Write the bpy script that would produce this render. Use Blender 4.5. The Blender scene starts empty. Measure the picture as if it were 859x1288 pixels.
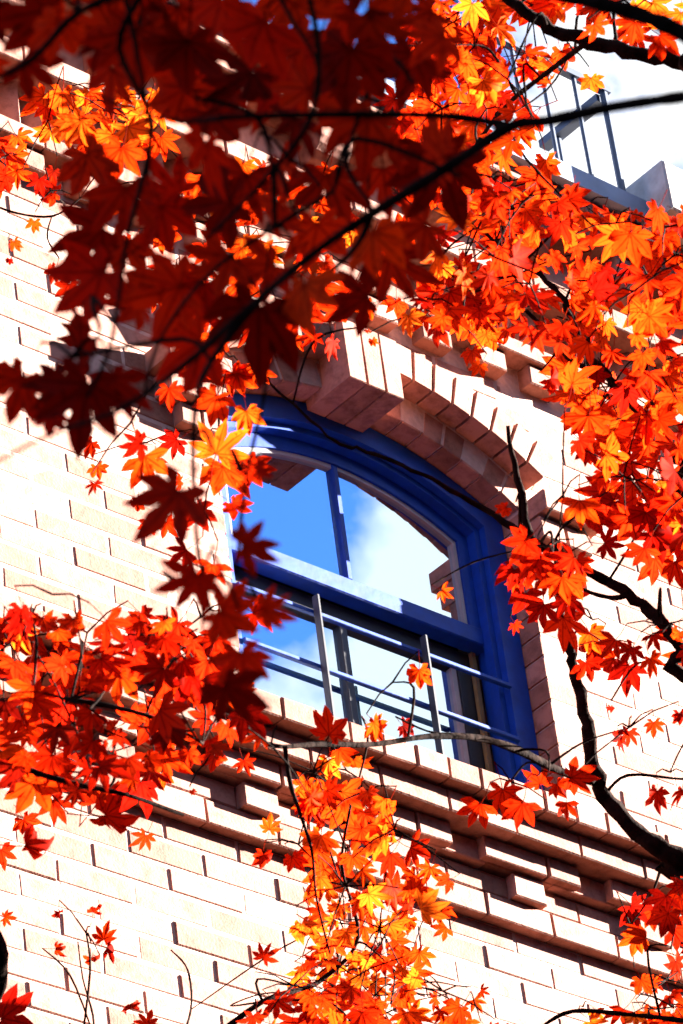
import bpy, bmesh, math, random
from mathutils import Vector, Matrix
random.seed(7)
C = bpy.context.scene.collection
SC = bpy.context.scene

# ------------------------------------------------------------------ camera
F_PX, IW, IH = 5500.0, 859.0, 1288.0
YAW, PIT, ROL = math.radians(44.5706), math.radians(34.6096), math.radians(-7.7726)
EYE = 1.6                      # camera height above the ground
DIST = 6.4                     # metres from the camera to the facade plane (y = 0)
CAM = Vector((0, -DIST, EYE))
fw = Vector((math.sin(YAW) * math.cos(PIT), math.cos(YAW) * math.cos(PIT), math.sin(PIT)))
r0 = fw.cross(Vector((0, 0, 1))).normalized(); u0 = r0.cross(fw)
RT = math.cos(ROL) * r0 + math.sin(ROL) * u0
UP = -math.sin(ROL) * r0 + math.cos(ROL) * u0
cd = bpy.data.cameras.new('camera'); cam = bpy.data.objects.new('camera', cd); C.objects.link(cam)
cam.matrix_world = Matrix(((RT.x, UP.x, -fw.x, CAM.x), (RT.y, UP.y, -fw.y, CAM.y), (RT.z, UP.z, -fw.z, CAM.z), (0, 0, 0, 1)))
cd.sensor_fit = 'VERTICAL'; cd.sensor_height = 24.0; cd.lens = F_PX / IH * 24.0
cd.clip_start = 0.05; cd.clip_end = 3000
cd.dof.use_dof = True; cd.dof.focus_distance = 9.0; cd.dof.aperture_fstop = 19.0
SC.camera = cam

def at(px, py, t):             # point on the sight line of a photo pixel, t metres away
    d = fw + RT * ((px - IW / 2) / F_PX) - UP * ((py - IH / 2) / F_PX)
    return CAM + d.normalized() * t
def proj(p):
    v = p - CAM; z = v.dot(fw)
    return IW / 2 + F_PX * v.dot(RT) / z, IH / 2 - F_PX * v.dot(UP) / z, z

# ------------------------------------------------------------------ light
SUN_AZ = math.radians(73.0)    # from the facade's outward normal towards +x
SUN_EL = math.radians(14.5)
sdir = Vector((math.sin(SUN_AZ) * math.cos(SUN_EL), -math.cos(SUN_AZ) * math.cos(SUN_EL), math.sin(SUN_EL)))
sl = bpy.data.lights.new('sun', 'SUN'); sl.energy = 5.0; sl.angle = math.radians(0.5); sl.color = (1.0, 0.93, 0.86)
so = bpy.data.objects.new('sun', sl); C.objects.link(so)
so.rotation_euler = sdir.to_track_quat('Z', 'Y').to_euler(); so.location = (20, -10, 20)

w = bpy.data.worlds.new('World'); SC.world = w; w.use_nodes = True
nt = w.node_tree; N = nt.nodes; L = nt.links
bg = N['Background']; bg.inputs['Strength'].default_value = 0.05
sky = N.new('ShaderNodeTexSky'); sky.sky_type = 'NISHITA'; sky.sun_disc = False
sky.sun_elevation = SUN_EL; sky.sun_rotation = math.atan2(sdir.x, sdir.y)
sky.air_density = 0.30; sky.dust_density = 0.0; sky.ozone_density = 6.0
tc = N.new('ShaderNodeTexCoord'); mp = N.new('ShaderNodeMapping'); mp.vector_type = 'POINT'
mp.inputs['Location'].default_value = (-0.6, -2.24, -5.24)
nz = N.new('ShaderNodeTexNoise'); nz.inputs['Scale'].default_value = 12.0; nz.inputs['Detail'].default_value = 8; nz.inputs['Roughness'].default_value = 0.55
rp = N.new('ShaderNodeValToRGB'); rp.color_ramp.elements[0].position = 0.46; rp.color_ramp.elements[1].position = 0.55
mx = N.new('ShaderNodeMix'); mx.data_type = 'RGBA'
mx.inputs['B'].default_value = (1.5, 1.52, 1.55, 1)
L.new(tc.outputs['Generated'], mp.inputs['Vector']); L.new(mp.outputs['Vector'], nz.inputs['Vector'])
L.new(nz.outputs['Fac'], rp.inputs['Fac']); L.new(rp.outputs['Color'], mx.inputs['Factor'])
L.new(sky.outputs['Color'], mx.inputs['A']); L.new(mx.outputs['Result'], bg.inputs['Color'])
SC.view_settings.view_transform = 'Standard'; SC.view_settings.look = 'None'
SC.view_settings.exposure = 4.25; SC.view_settings.gamma = 1.0
SC.render.engine = 'CYCLES'
SC.cycles.use_denoising = True
SC.cycles.max_bounces = 8; SC.cycles.diffuse_bounces = 2; SC.cycles.caustics_reflective = False; SC.cycles.caustics_refractive = False; SC.cycles.transparent_max_bounces = 8
SC.render.film_transparent = False

# ------------------------------------------------------------------ materials
def mat(name):
    m = bpy.data.materials.new(name); m.use_nodes = True
    n = m.node_tree.nodes; l = m.node_tree.links
    return m, n, l, n['Principled BSDF']
def rgb(c): return (c[0], c[1], c[2], 1)
def plain(name, col, rough=0.6, metal=0.0, noise=0.0, scale=30.0, bump=0.0, spec=0.5):
    m, n, l, b = mat(name)
    b.inputs['Roughness'].default_value = rough; b.inputs['Metallic'].default_value = metal
    b.inputs['Specular IOR Level'].default_value = spec
    t = n.new('ShaderNodeTexCoord'); z = n.new('ShaderNodeTexNoise')
    z.inputs['Scale'].default_value = scale; z.inputs['Detail'].default_value = 6
    l.new(t.outputs['Object'], z.inputs['Vector'])
    r = n.new('ShaderNodeValToRGB')
    r.color_ramp.elements[0].position = 0.3; r.color_ramp.elements[1].position = 0.7
    r.color_ramp.elements[0].color = rgb([c * (1 - noise) for c in col])
    r.color_ramp.elements[1].color = rgb([min(1, c * (1 + noise)) for c in col])
    l.new(z.outputs['Fac'], r.inputs['Fac']); l.new(r.outputs['Color'], b.inputs['Base Color'])
    if bump:
        bp = n.new('ShaderNodeBump'); bp.inputs['Strength'].default_value = bump; bp.inputs['Distance'].default_value = 0.01
        l.new(z.outputs['Fac'], bp.inputs['Height']); l.new(bp.outputs['Normal'], b.inputs['Normal'])
    return m
def brick_mat(name, c1, c2):
    m, n, l, b = mat(name)
    b.inputs['Roughness'].default_value = 0.85; b.inputs['Specular IOR Level'].default_value = 0.2
    g = n.new('ShaderNodeNewGeometry'); oi = n.new('ShaderNodeObjectInfo')
    ad = n.new('ShaderNodeMath'); ad.operation = 'ADD'; fr = n.new('ShaderNodeMath'); fr.operation = 'FRACT'
    l.new(oi.outputs['Random'], ad.inputs[0]); l.new(g.outputs['Random Per Island'], ad.inputs[1]); l.new(ad.outputs[0], fr.inputs[0])
    r = n.new('ShaderNodeValToRGB'); e = r.color_ramp.elements
    e[0].color = rgb(c1); e[1].color = rgb(c2); x = e.new(0.5); x.color = rgb([(p + q) * 0.5 for p, q in zip(c1, c2)])
    l.new(fr.outputs[0], r.inputs['Fac'])
    z = n.new('ShaderNodeTexNoise'); z.inputs['Scale'].default_value = 22; z.inputs['Detail'].default_value = 8; z.inputs['Roughness'].default_value = 0.7
    l.new(g.outputs['Position'], z.inputs['Vector'])
    z2 = n.new('ShaderNodeTexNoise'); z2.inputs['Scale'].default_value = 160; z2.inputs['Detail'].default_value = 4
    l.new(g.outputs['Position'], z2.inputs['Vector'])
    r2 = n.new('ShaderNodeValToRGB'); r2.color_ramp.elements[0].position = 0.26; r2.color_ramp.elements[1].position = 0.55
    r2.color_ramp.elements[0].color = (0.42, 0.36, 0.33, 1); r2.color_ramp.elements[1].color = (1, 1, 1, 1)
    l.new(z.outputs['Fac'], r2.inputs['Fac'])
    mu = n.new('ShaderNodeMix'); mu.data_type = 'RGBA'; mu.blend_type = 'MULTIPLY'; mu.inputs['Factor'].default_value = 1
    l.new(r.outputs['Color'], mu.inputs['A']); l.new(r2.outputs['Color'], mu.inputs['B'])
    l.new(mu.outputs['Result'], b.inputs['Base Color'])
    s = n.new('ShaderNodeMath'); s.operation = 'ADD'; l.new(z.outputs['Fac'], s.inputs[0]); l.new(z2.outputs['Fac'], s.inputs[1])
    bp = n.new('ShaderNodeBump'); bp.inputs['Strength'].default_value = 0.25; bp.inputs['Distance'].default_value = 0.004
    l.new(s.outputs[0], bp.inputs['Height']); l.new(bp.outputs['Normal'], b.inputs['Normal'])
    return m
M_BRICK = brick_mat('tan_brick', (0.225, 0.092, 0.060), (0.37, 0.168, 0.122))
M_MORTAR = plain('mortar', (0.42, 0.27, 0.22), 0.9, noise=0.12, scale=60, bump=0.4, spec=0.1)
M_BLUE = plain('blue_paint', (0.0004, 0.034, 0.25), 0.5, noise=0.2, scale=25, bump=0.1, spec=0.32)
M_BLACK = plain('black_paint', (0.006, 0.007, 0.012), 0.5, noise=0.2, scale=25, bump=0.08)
M_BEAD = plain('grey_bead', (0.30, 0.28, 0.28), 0.5, noise=0.1)
M_BRASS = plain('brass_strip', (0.35, 0.24, 0.10), 0.4, metal=0.6, noise=0.15)
M_STEEL = plain('grey_blue_steel', (0.035, 0.05, 0.08), 0.45, noise=0.15)
M_GUTTER = plain('gutter_metal', (0.20, 0.24, 0.32), 0.5, noise=0.2, scale=12)
M_STONE = plain('grey_render', (0.34, 0.32, 0.30), 0.9, noise=0.25, scale=18, bump=0.4, spec=0.1)
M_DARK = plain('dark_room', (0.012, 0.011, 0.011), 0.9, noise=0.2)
M_ROOF = plain('roof_sheet', (0.12, 0.12, 0.13), 0.7, noise=0.2)
M_BARK = plain('bark', (0.010, 0.0052, 0.0038), 0.95, noise=0.7, scale=45, bump=0.9, spec=0.02)
M_GROUND = plain('paving', (0.05, 0.047, 0.045), 0.9, noise=0.3, scale=3, bump=0.3, spec=0.1)
def glass_mat():
    m, n, l, b = mat('window_glass')
    n.remove(b); out = n['Material Output']
    g = n.new('ShaderNodeBsdfGlossy'); g.inputs['Roughness'].default_value = 0.0; g.inputs['Color'].default_value = (0.72, 0.88, 1.0, 1)
    t = n.new('ShaderNodeBsdfTransparent'); t.inputs['Color'].default_value = (0.8, 0.85, 0.9, 1)
    x = n.new('ShaderNodeMixShader'); x.inputs[0].default_value = 0.82
    l.new(t.outputs[0], x.inputs[1]); l.new(g.outputs[0], x.inputs[2])
    z = n.new('ShaderNodeTexNoise'); z.inputs['Scale'].default_value = 2.2; z.inputs['Detail'].default_value = 1
    tcn = n.new('ShaderNodeTexCoord'); l.new(tcn.outputs['Object'], z.inputs['Vector'])
    bp = n.new('ShaderNodeBump'); bp.inputs['Strength'].default_value = 0.02; bp.inputs['Distance'].default_value = 0.02
    l.new(z.outputs['Fac'], bp.inputs['Height']); l.new(bp.outputs['Normal'], g.inputs['Normal'])
    l.new(x.outputs[0], out.inputs['Surface'])
    return m
M_GLASS = glass_mat()
def leaf_mat(name, c0, c1, c2):
    m, n, l, b = mat(name)
    n.remove(b); out = n['Material Output']
    g = n.new('ShaderNodeNewGeometry'); oi = n.new('ShaderNodeObjectInfo')
    ad = n.new('ShaderNodeMath'); ad.operation = 'ADD'; fr = n.new('ShaderNodeMath'); fr.operation = 'FRACT'
    l.new(oi.outputs['Random'], ad.inputs[0]); l.new(g.outputs['Random Per Island'], ad.inputs[1]); l.new(ad.outputs[0], fr.inputs[0])
    z = n.new('ShaderNodeTexNoise'); z.inputs['Scale'].default_value = 28; z.inputs['Detail'].default_value = 5
    l.new(g.outputs['Position'], z.inputs['Vector'])
    mxx = n.new('ShaderNodeMath'); mxx.operation = 'MULTIPLY_ADD'; mxx.inputs[1].default_value = 1.0
    l.new(z.outputs['Fac'], mxx.inputs[0])
    sc = n.new('ShaderNodeMath'); sc.operation = 'SUBTRACT'; sc.inputs[1].default_value = 0.5
    l.new(fr.outputs[0], sc.inputs[0]); l.new(sc.outputs[0], mxx.inputs[2])
    r = n.new('ShaderNodeValToRGB'); e = r.color_ramp.elements
    e[0].position = 0.1; e[0].color = rgb(c0); e[1].position = 0.95; e[1].color = rgb(c2); k = e.new(0.5); k.color = rgb(c1)
    l.new(mxx.outputs[0], r.inputs['Fac'])
    at_ = n.new('ShaderNodeAttribute'); at_.attribute_name = 'vein'
    r2 = n.new('ShaderNodeValToRGB'); r2.color_ramp.elements[0].position = 0.0; r2.color_ramp.elements[1].position = 0.22
    r2.color_ramp.elements[0].color = (0.34, 0.24, 0.24, 1); r2.color_ramp.elements[1].color = (1, 1, 1, 1)
    l.new(at_.outputs['Fac'], r2.inputs['Fac'])
    mu = n.new('ShaderNodeMix'); mu.data_type = 'RGBA'; mu.blend_type = 'MULTIPLY'; mu.inputs['Factor'].default_value = 1
    l.new(r.outputs['Color'], mu.inputs['A']); l.new(r2.outputs['Color'], mu.inputs['B'])
    z3 = n.new('ShaderNodeTexNoise'); z3.inputs['Scale'].default_value = 130; z3.inputs['Detail'].default_value = 3
    l.new(g.outputs['Position'], z3.inputs['Vector'])
    r3 = n.new('ShaderNodeValToRGB'); r3.color_ramp.elements[0].position = 0.30; r3.color_ramp.elements[1].position = 0.42
    r3.color_ramp.elements[0].color = (0.5, 0.35, 0.3, 1); r3.color_ramp.elements[1].color = (1, 1, 1, 1)
    l.new(z3.outputs['Fac'], r3.inputs['Fac'])
    mu2 = n.new('ShaderNodeMix'); mu2.data_type = 'RGBA'; mu2.blend_type = 'MULTIPLY'; mu2.inputs['Factor'].default_value = 1
    l.new(mu.outputs['Result'], mu2.inputs['A']); l.new(r3.outputs['Color'], mu2.inputs['B'])
    d = n.new('ShaderNodeBsdfDiffuse'); t = n.new('ShaderNodeBsdfTranslucent')
    l.new(mu2.outputs['Result'], d.inputs['Color']); l.new(mu2.outputs['Result'], t.inputs['Color'])
    x = n.new('ShaderNodeMixShader'); x.inputs[0].default_value = 0.55
    l.new(d.outputs[0], x.inputs[1]); l.new(t.outputs[0], x.inputs[2])
    gl = n.new('ShaderNodeBsdfGlossy'); gl.inputs['Roughness'].default_value = 0.6
    gl.inputs['Color'].default_value = (0.9, 0.75, 0.65, 1)
    y = n.new('ShaderNodeMixShader'); y.inputs[0].default_value = 0.002
    l.new(x.outputs[0], y.inputs[1]); l.new(gl.outputs[0], y.inputs[2])
    l.new(y.outputs[0], out.inputs['Surface'])
    return m
LEAF = {
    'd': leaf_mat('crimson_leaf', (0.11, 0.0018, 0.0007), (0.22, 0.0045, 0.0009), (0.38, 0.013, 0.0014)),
    'r': leaf_mat('red_leaf', (0.24, 0.003, 0.001), (0.38, 0.007, 0.001), (0.50, 0.016, 0.0012)),
    'o': leaf_mat('orange_leaf', (0.42, 0.009, 0.001), (0.54, 0.019, 0.001), (0.62, 0.036, 0.0016)),
    'y': leaf_mat('amber_leaf', (0.56, 0.020, 0.0012), (0.64, 0.048, 0.002), (0.70, 0.105, 0.005)),
}

# ------------------------------------------------------------------ builders
def link(name, me, m=None, parent=None, loc=(0, 0, 0)):
    o = bpy.data.objects.new(name, me); C.objects.link(o)
    if m is not None and not me.materials: me.materials.append(m)
    if parent is not None:
        o.parent = parent; o.location = Vector(loc) - wloc(parent)
    else: o.location = loc
    return o
def wloc(o):
    v = Vector(o.location)
    while o.parent: o = o.parent; v += Vector(o.location)
    return v
def empty(name, loc):
    o = bpy.data.objects.new(name, None); C.objects.link(o); o.location = loc; o.empty_display_size = 0.3
    return o
def tag(o, label, cat, group=None):
    o['label'] = label; o['category'] = cat
    if group: o['group'] = group
    return o
class MB:
    def __init__(s): s.v = []; s.f = []; s.smooth = False
    def add(s, v, f):
        k = len(s.v); s.v += [tuple(p) for p in v]; s.f += [tuple(i + k for i in q) for q in f]
    def box(s, x0, x1, y0, y1, z0, z1):
        s.add([(x0, y0, z0), (x1, y0, z0), (x1, y1, z0), (x0, y1, z0), (x0, y0, z1), (x1, y0, z1), (x1, y1, z1), (x0, y1, z1)],
              [(0, 3, 2, 1), (4, 5, 6, 7), (0, 1, 5, 4), (1, 2, 6, 5), (2, 3, 7, 6), (3, 0, 4, 7)])
    def prism(s, poly, y0, y1, bev=0.0):      # polygon in the x-z plane, counter-clockwise seen from -y; front face at y0
        n = len(poly)
        if bev:
            cx = sum(p[0] for p in poly) / n; cz = sum(p[1] for p in poly) / n
            def ins(p):
                dx, dz = cx - p[0], cz - p[1]
                return (p[0] + (bev if dx > 0 else -bev), p[1] + (bev if dz > 0 else -bev))
            fr = [ins(p) for p in poly]
            v = [(p[0], y0, p[1]) for p in fr] + [(p[0], y0 + bev, p[1]) for p in poly] + [(p[0], y1, p[1]) for p in poly]
            f = [tuple(range(n)), tuple(range(3 * n - 1, 2 * n - 1, -1))]
            for i in range(n):
                j = (i + 1) % n
                f.append((j, i, n + i, n + j)); f.append((n + j, n + i, 2 * n + i, 2 * n + j))
        else:
            v = [(p[0], y0, p[1]) for p in poly] + [(p[0], y1, p[1]) for p in poly]
            f = [tuple(range(n)), tuple(range(2 * n - 1, n - 1, -1))]
            for i in range(n):
                j = (i + 1) % n; f.append((j, i, n + i, n + j))
        s.add(v, f)
    def tube(s, pts, rad, seg=7, cap=True):
        n = len(pts); k = len(s.v); ref = Vector((0.3, 0.2, 1)).normalized()
        for i, p in enumerate(pts):
            d = (pts[min(i + 1, n - 1)] - pts[max(i - 1, 0)]).normalized()
            a = d.cross(ref)
            if a.length < 1e-3: a = d.cross(Vector((1, 0, 0)))
            a.normalize(); b = d.cross(a)
            for q in range(seg):
                t = 2 * math.pi * q / seg
                s.v.append(tuple(p + (a * math.cos(t) + b * math.sin(t)) * rad[i]))
        for i in range(n - 1):
            for q in range(seg):
                q2 = (q + 1) % seg
                s.f.append((k + i * seg + q, k + i * seg + q2, k + (i + 1) * seg + q2, k + (i + 1) * seg + q))
        if cap:
            s.f.append(tuple(k + q for q in range(seg - 1, -1, -1))); s.f.append(tuple(k + (n - 1) * seg + q for q in range(seg)))
    def mesh(s, name, m=None, smooth=False):
        me = bpy.data.meshes.new(name); me.from_pydata(s.v, [], s.f); me.update()
        bm = bmesh.new(); bm.from_mesh(me); bmesh.ops.recalc_face_normals(bm, faces=bm.faces); bm.to_mesh(me); bm.free()
        if smooth: me.polygons.foreach_set('use_smooth', [True] * len(me.polygons))
        if m: me.materials.append(m)
        return me
def clip(poly, nx, nz, d):     # keep points with nx*x + nz*z >= d
    out = []
    for i, p in enumerate(poly):
        q = poly[(i + 1) % len(poly)]
        a = nx * p[0] + nz * p[1] - d; b = nx * q[0] + nz * q[1] - d
        if a >= 0: out.append(p)
        if (a >= 0) != (b >= 0):
            t = a / (a - b); out.append((p[0] + (q[0] - p[0]) * t, p[1] + (q[1] - p[1]) * t))
    return out
def area(poly):
    return abs(sum(p[0] * q[1] - q[0] * p[1] for p, q in zip(poly, poly[1:] + poly[:1]))) / 2

# ------------------------------------------------------------------ ground
gm = MB(); gm.add([(-1500, -1500, 0), (1500, -1500, 0), (1500, 1500, 0), (-1500, 1500, 0)], [(0, 1, 2, 3)])
g = link('ground', gm.mesh('ground'), M_GROUND); g['kind'] = 'structure'

# ------------------------------------------------------------------ unseen houses added to block low sky and shade the ground
def opposite(x0, x1, h, label, yb=-28, yf=-16):
    root = tag(empty('shade_house', ((x0 + x1) / 2, (yb + yf) / 2, 0)), label, 'building', 'unseen houses added to block light')
    b = MB(); b.box(x0, x1, yb, yf, 0, h); link('wall', b.mesh('wall', M_STONE2), None, root)
    b = MB(); b.box(x0 - 0.2, x1 + 0.2, yb - 0.2, yf + 0.2, h + 0.004, h + 0.35); link('roof', b.mesh('roof', M_ROOF), None, root)
    n = int((x1 - x0) / 3)
    for i in range(n):
        for k in range(int(h // 3.2)):
            xx = x0 + (i + 0.5) * (x1 - x0) / n
            b = MB(); b.box(xx - 0.55, xx + 0.55, yf, yf + 0.07, 0.9 + k * 3.2, 2.5 + k * 3.2); link('window', b.mesh('window', M_DARK), None, root)
M_STONE2 = plain('dark_brick', (0.10, 0.055, 0.045), 0.9, noise=0.25, scale=8, spec=0.1)
opposite(-24, -2, 13.5, 'unseen dark brick house added across the street to block light, left of the viewer')
opposite(-1.6, 18, 12.5, 'unseen dark brick house added across the street to block light, straight behind the viewer')
opposite(18.4, 44, 11.0, 'unseen dark brick house added across the street to block light, down the road to the right')
opposite(24, 42, 9.6, 'unseen dark brick house added on the far right to shade the street', -15, 5)  # added to keep low sun off the ground and the near leaves

# ------------------------------------------------------------------ brick building
E0 = EYE                       # heights below are measured from eye level
BLD = tag(empty('brick_building', (6.43, 0.5, 0)), 'pale tan brick building with a blue arched sash window and stepped brick ledges', 'building')
CXW, ZC, R_IN, R_MID, R_OUT = 6.43, 5.59, 1.0, 1.085, 1.19
HW = 0.52
TH = math.asin(HW / R_IN)
Z_SPR = ZC + R_IN * math.cos(TH)
SILL_T = 5.452
def zf(z): return z + E0
PITCH, BL = 0.2165, 0.2075
def hits_frame(x, y, z, mx=20):
    a = proj(Vector((x, y, zf(z)))); return -mx < a[0] < IW + mx and -mx < a[1] < IH + mx
extra = MB()                   # bricks beyond the picture
stock = {}
def stretcher(wd, ht, dep, v):
    key = (round(wd, 3), round(ht, 4), round(dep, 3), v)
    if key not in stock:
        rr = random.Random(v * 31 + int(wd * 1000))
        b = MB(); j = lambda: rr.uniform(-0.0015, 0.0015)
        poly = [(-wd / 2 + j(), -ht / 2 + j()), (wd / 2 + j(), -ht / 2 + j()), (wd / 2 + j(), ht / 2 + j()), (-wd / 2 + j(), ht / 2 + j())]
        b.prism(poly, 0, dep, 0.0025 + rr.uniform(0, 0.0015)); stock[key] = b.mesh('brick', M_BRICK)
    return stock[key]
def put_brick(x0, x1, z0, z1, y, dep=0.1, name='brick'):
    cx, cz = (x0 + x1) / 2, (z0 + z1) / 2
    me = stretcher(x1 - x0, z1 - z0, dep, random.randrange(5))
    o = link(name, me, None, BLD, (cx, y + random.uniform(-0.0026, 0.0009), zf(cz)))
    o.rotation_euler = (random.uniform(-0.008, 0.008), random.uniform(-0.003, 0.003), random.uniform(-0.005, 0.005))
    return o
def poly_brick(poly, y, dep=0.1, name='brick'):
    cx = sum(p[0] for p in poly) / len(poly); cz = sum(p[1] for p in poly) / len(poly)
    b = MB(); b.prism([(p[0] - cx, p[1] - cz) for p in poly], 0, dep, 0.0025)
    return link(name, b.mesh(name, M_BRICK), None, BLD, (cx, y + random.uniform(-0.0015, 0.001), zf(cz)))

def wall_rows(z_start, z_end, pitch, xphase, y, k0=0, window=False):
    k = k0; z = z_start
    while z < z_end - 0.02:
        z0, z1 = z, min(z + pitch - 0.009, z_end)
        ph = xphase[k % 2]
        x = ph + math.floor((-2.0 - ph) / PITCH) * PITCH
        while x < 15.0:
            x0, x1 = x + 0.0036, x + PITCH - 0.0036
            polys = [[(x0, z0), (x1, z0), (x1, z1), (x0, z1)]]
            cut = False
            if window and z1 > SILL_T:
                xm, zm = (x0 + x1) / 2 - CXW, (z0 + z1) / 2
                zl = z0 if z0 < Z_SPR else zm
                if z0 < Z_SPR and abs(xm) < HW + 0.13:
                    new = []
                    for sg in (-1, 1):
                        q = clip(polys[0], sg, 0, sg * CXW + HW) if True else polys[0]
                        if len(q) > 2 and area(q) > 0.0006: new.append(q)
                    polys = new; cut = True
                rdist = math.hypot(max(0, abs(xm) - BL / 2), z1 - ZC)
                rmin = math.hypot(max(0, abs(xm) - BL / 2), z0 - ZC)
                ang = math.atan2(abs(xm), zm - ZC)
                if z1 > Z_SPR and rmin < R_OUT + 0.01 and abs(xm) < 0.75:
                    new = []
                    for q in polys:
                        cxq = sum(p[0] for p in q) / len(q) - CXW; czq = sum(p[1] for p in q) / len(q) - ZC
                        a = math.atan2(cxq, czq)
                        if abs(a) <= TH + 0.015:
                            nx, nz = math.sin(a), math.cos(a)
                            q2 = clip(q, nx, nz, nx * CXW + nz * ZC + R_OUT + 0.007)
                        else:
                            sg = 1 if a > 0 else -1
                            nx, nz = sg * math.cos(TH), -math.sin(TH)
                            q2 = clip(q, nx, nz, nx * CXW + nz * ZC + 0.007)
                        if len(q2) > 2 and area(q2) > 0.0007: new.append(q2)
                    polys = new; cut = True
            for q in polys:
                qx = sum(p[0] for p in q) / len(q)
                vis = hits_frame(qx, y, (z0 + z1) / 2)
                if not vis:
                    extra.prism([(p[0], zf(p[1])) for p in q], y, y + 0.1)
                elif cut: poly_brick(q, y)
                else: put_brick(x0, x1, z0, z1, y)
            x += PITCH
        z += pitch; k += 1
YL = 0.03                      # the lower storey lies 3 cm behind the upper one
z = 4.588
k = 0
while z > -EYE + 0.1: z -= 0.0685; k += 1
wall_rows(z, 5.125, 0.0685, (5.312, 5.42) if k % 2 == 0 else (5.42, 5.312), YL, 0)
wall_rows(5.455, 6.858, 0.067, (5.42, 5.312), 0.0, 0, True)
wall_rows(7.262, 7.33, 0.067, (5.42, 5.312), 0.0, 0)

# stepped belt under the window
def belt(name, z0, z1, y, lens, phase, x_from=-2, x_to=15.0, dep=0.12):
    x = phase + math.floor((x_from - phase) / lens) * lens
    while x < x_to:
        x0, x1 = x + 0.0022, x + lens - 0.0022
        if hits_frame((x0 + x1) / 2, y, z1, 60): put_brick(x0, x1, z0, z1, y, dep + (-y if y < 0 else 0), name)
        else: extra.prism([(x0, zf(z0)), (x1, zf(z0)), (x1, zf(z1)), (x0, zf(z1))], y, 0.1)
        x += lens
belt('belt_brick', 5.126, 5.190, -0.002, PITCH, 5.31)
x = 6.585 - 0.108 - 0.4225 * 14     # stepped corbels: wide block over a narrow one
while x < 15.0:
    for (a, b_, z0, z1, y) in ((x + 0.108, x + 0.423, 5.262, 5.318, -0.047), (x + 0.2135, x + 0.3175, 5.192, 5.2555, -0.026)):
        vis = hits_frame((a + b_) / 2, y, z1, 30)
        if b_ - a > 0.2:
            mid = (a + b_) / 2 + 0.05
            parts_ = ((a, mid - 0.004), (mid + 0.004, b_))
        else: parts_ = ((a, b_),)
        for (p0, p1) in parts_:
            if vis: put_brick(p0, p1, z0, z1, y, 0.12 - y, 'corbel_brick')
            else: extra.prism([(p0, zf(z0)), (p1, zf(z0)), (p1, zf(z1)), (p0, zf(z1))], y, 0.1)
    x += 0.4225
belt('recess_brick', 5.194, 5.2515, 0.002, PITCH, 5.31 + 0.1, dep=0.1)
belt('recess_brick', 5.2595, 5.3175, -0.022, PITCH, 5.31, dep=0.1)
belt('ledge_brick', 5.321, 5.382, -0.090, PITCH, 5.36)
belt('sill_brick', 5.386, 5.447, -0.130, 0.104, 5.38, dep=0.24)

# arch rings, hood, keystone and stepped label stops
def ring(r0_, r1_, y, dep, n, name, skip=None):
    for i in range(n):
        a0 = -TH + 2 * TH * i / n + 0.0035; a1 = -TH + 2 * TH * (i + 1) / n - 0.0035
        if skip and skip[0] < (a0 + a1) / 2 < skip[1]: continue
        poly = [(CXW + r0_ * math.sin(a0), ZC + r0_ * math.cos(a0)), (CXW + r0_ * math.sin(a1), ZC + r0_ * math.cos(a1)),
                (CXW + r1_ * math.sin(a1), ZC + r1_ * math.cos(a1)), (CXW + r1_ * math.sin(a0), ZC + r1_ * math.cos(a0))]
        poly_brick(poly, y, dep, name)
ring(R_IN, R_MID - 0.004, 0.0, 0.11, 16, 'voussoir')
ring(R_MID + 0.003, R_OUT, -0.068, 0.17, 18, 'hood_brick')
for i in range(3):             # keystone of three bricks on end
    a = 6.298 + i * 0.064
    poly_brick([(a, 6.556), (a + 0.058, 6.556), (a + 0.060, 6.745), (a - 0.002, 6.745)], -0.102, 0.2, 'keystone_brick')
for sg in (-1, 1):
    for (z0, z1, p, wd) in ((6.395, 6.455, 0.095, 0.20), (6.326, 6.387, 0.065, 0.18), (6.259, 6.318, 0.035, 0.13)):
        xs = CXW + sg * (HW + 0.004)
        x0, x1 = (xs, xs + wd) if sg > 0 else (xs - wd, xs)
        put_brick(x0, (x0 + x1) / 2 - 0.004, z0, z1, -p, p + 0.02, 'label_stop_brick')
        put_brick((x0 + x1) / 2 + 0.004, x1, z0, z1, -p, p + 0.02, 'label_stop_brick')

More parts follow.
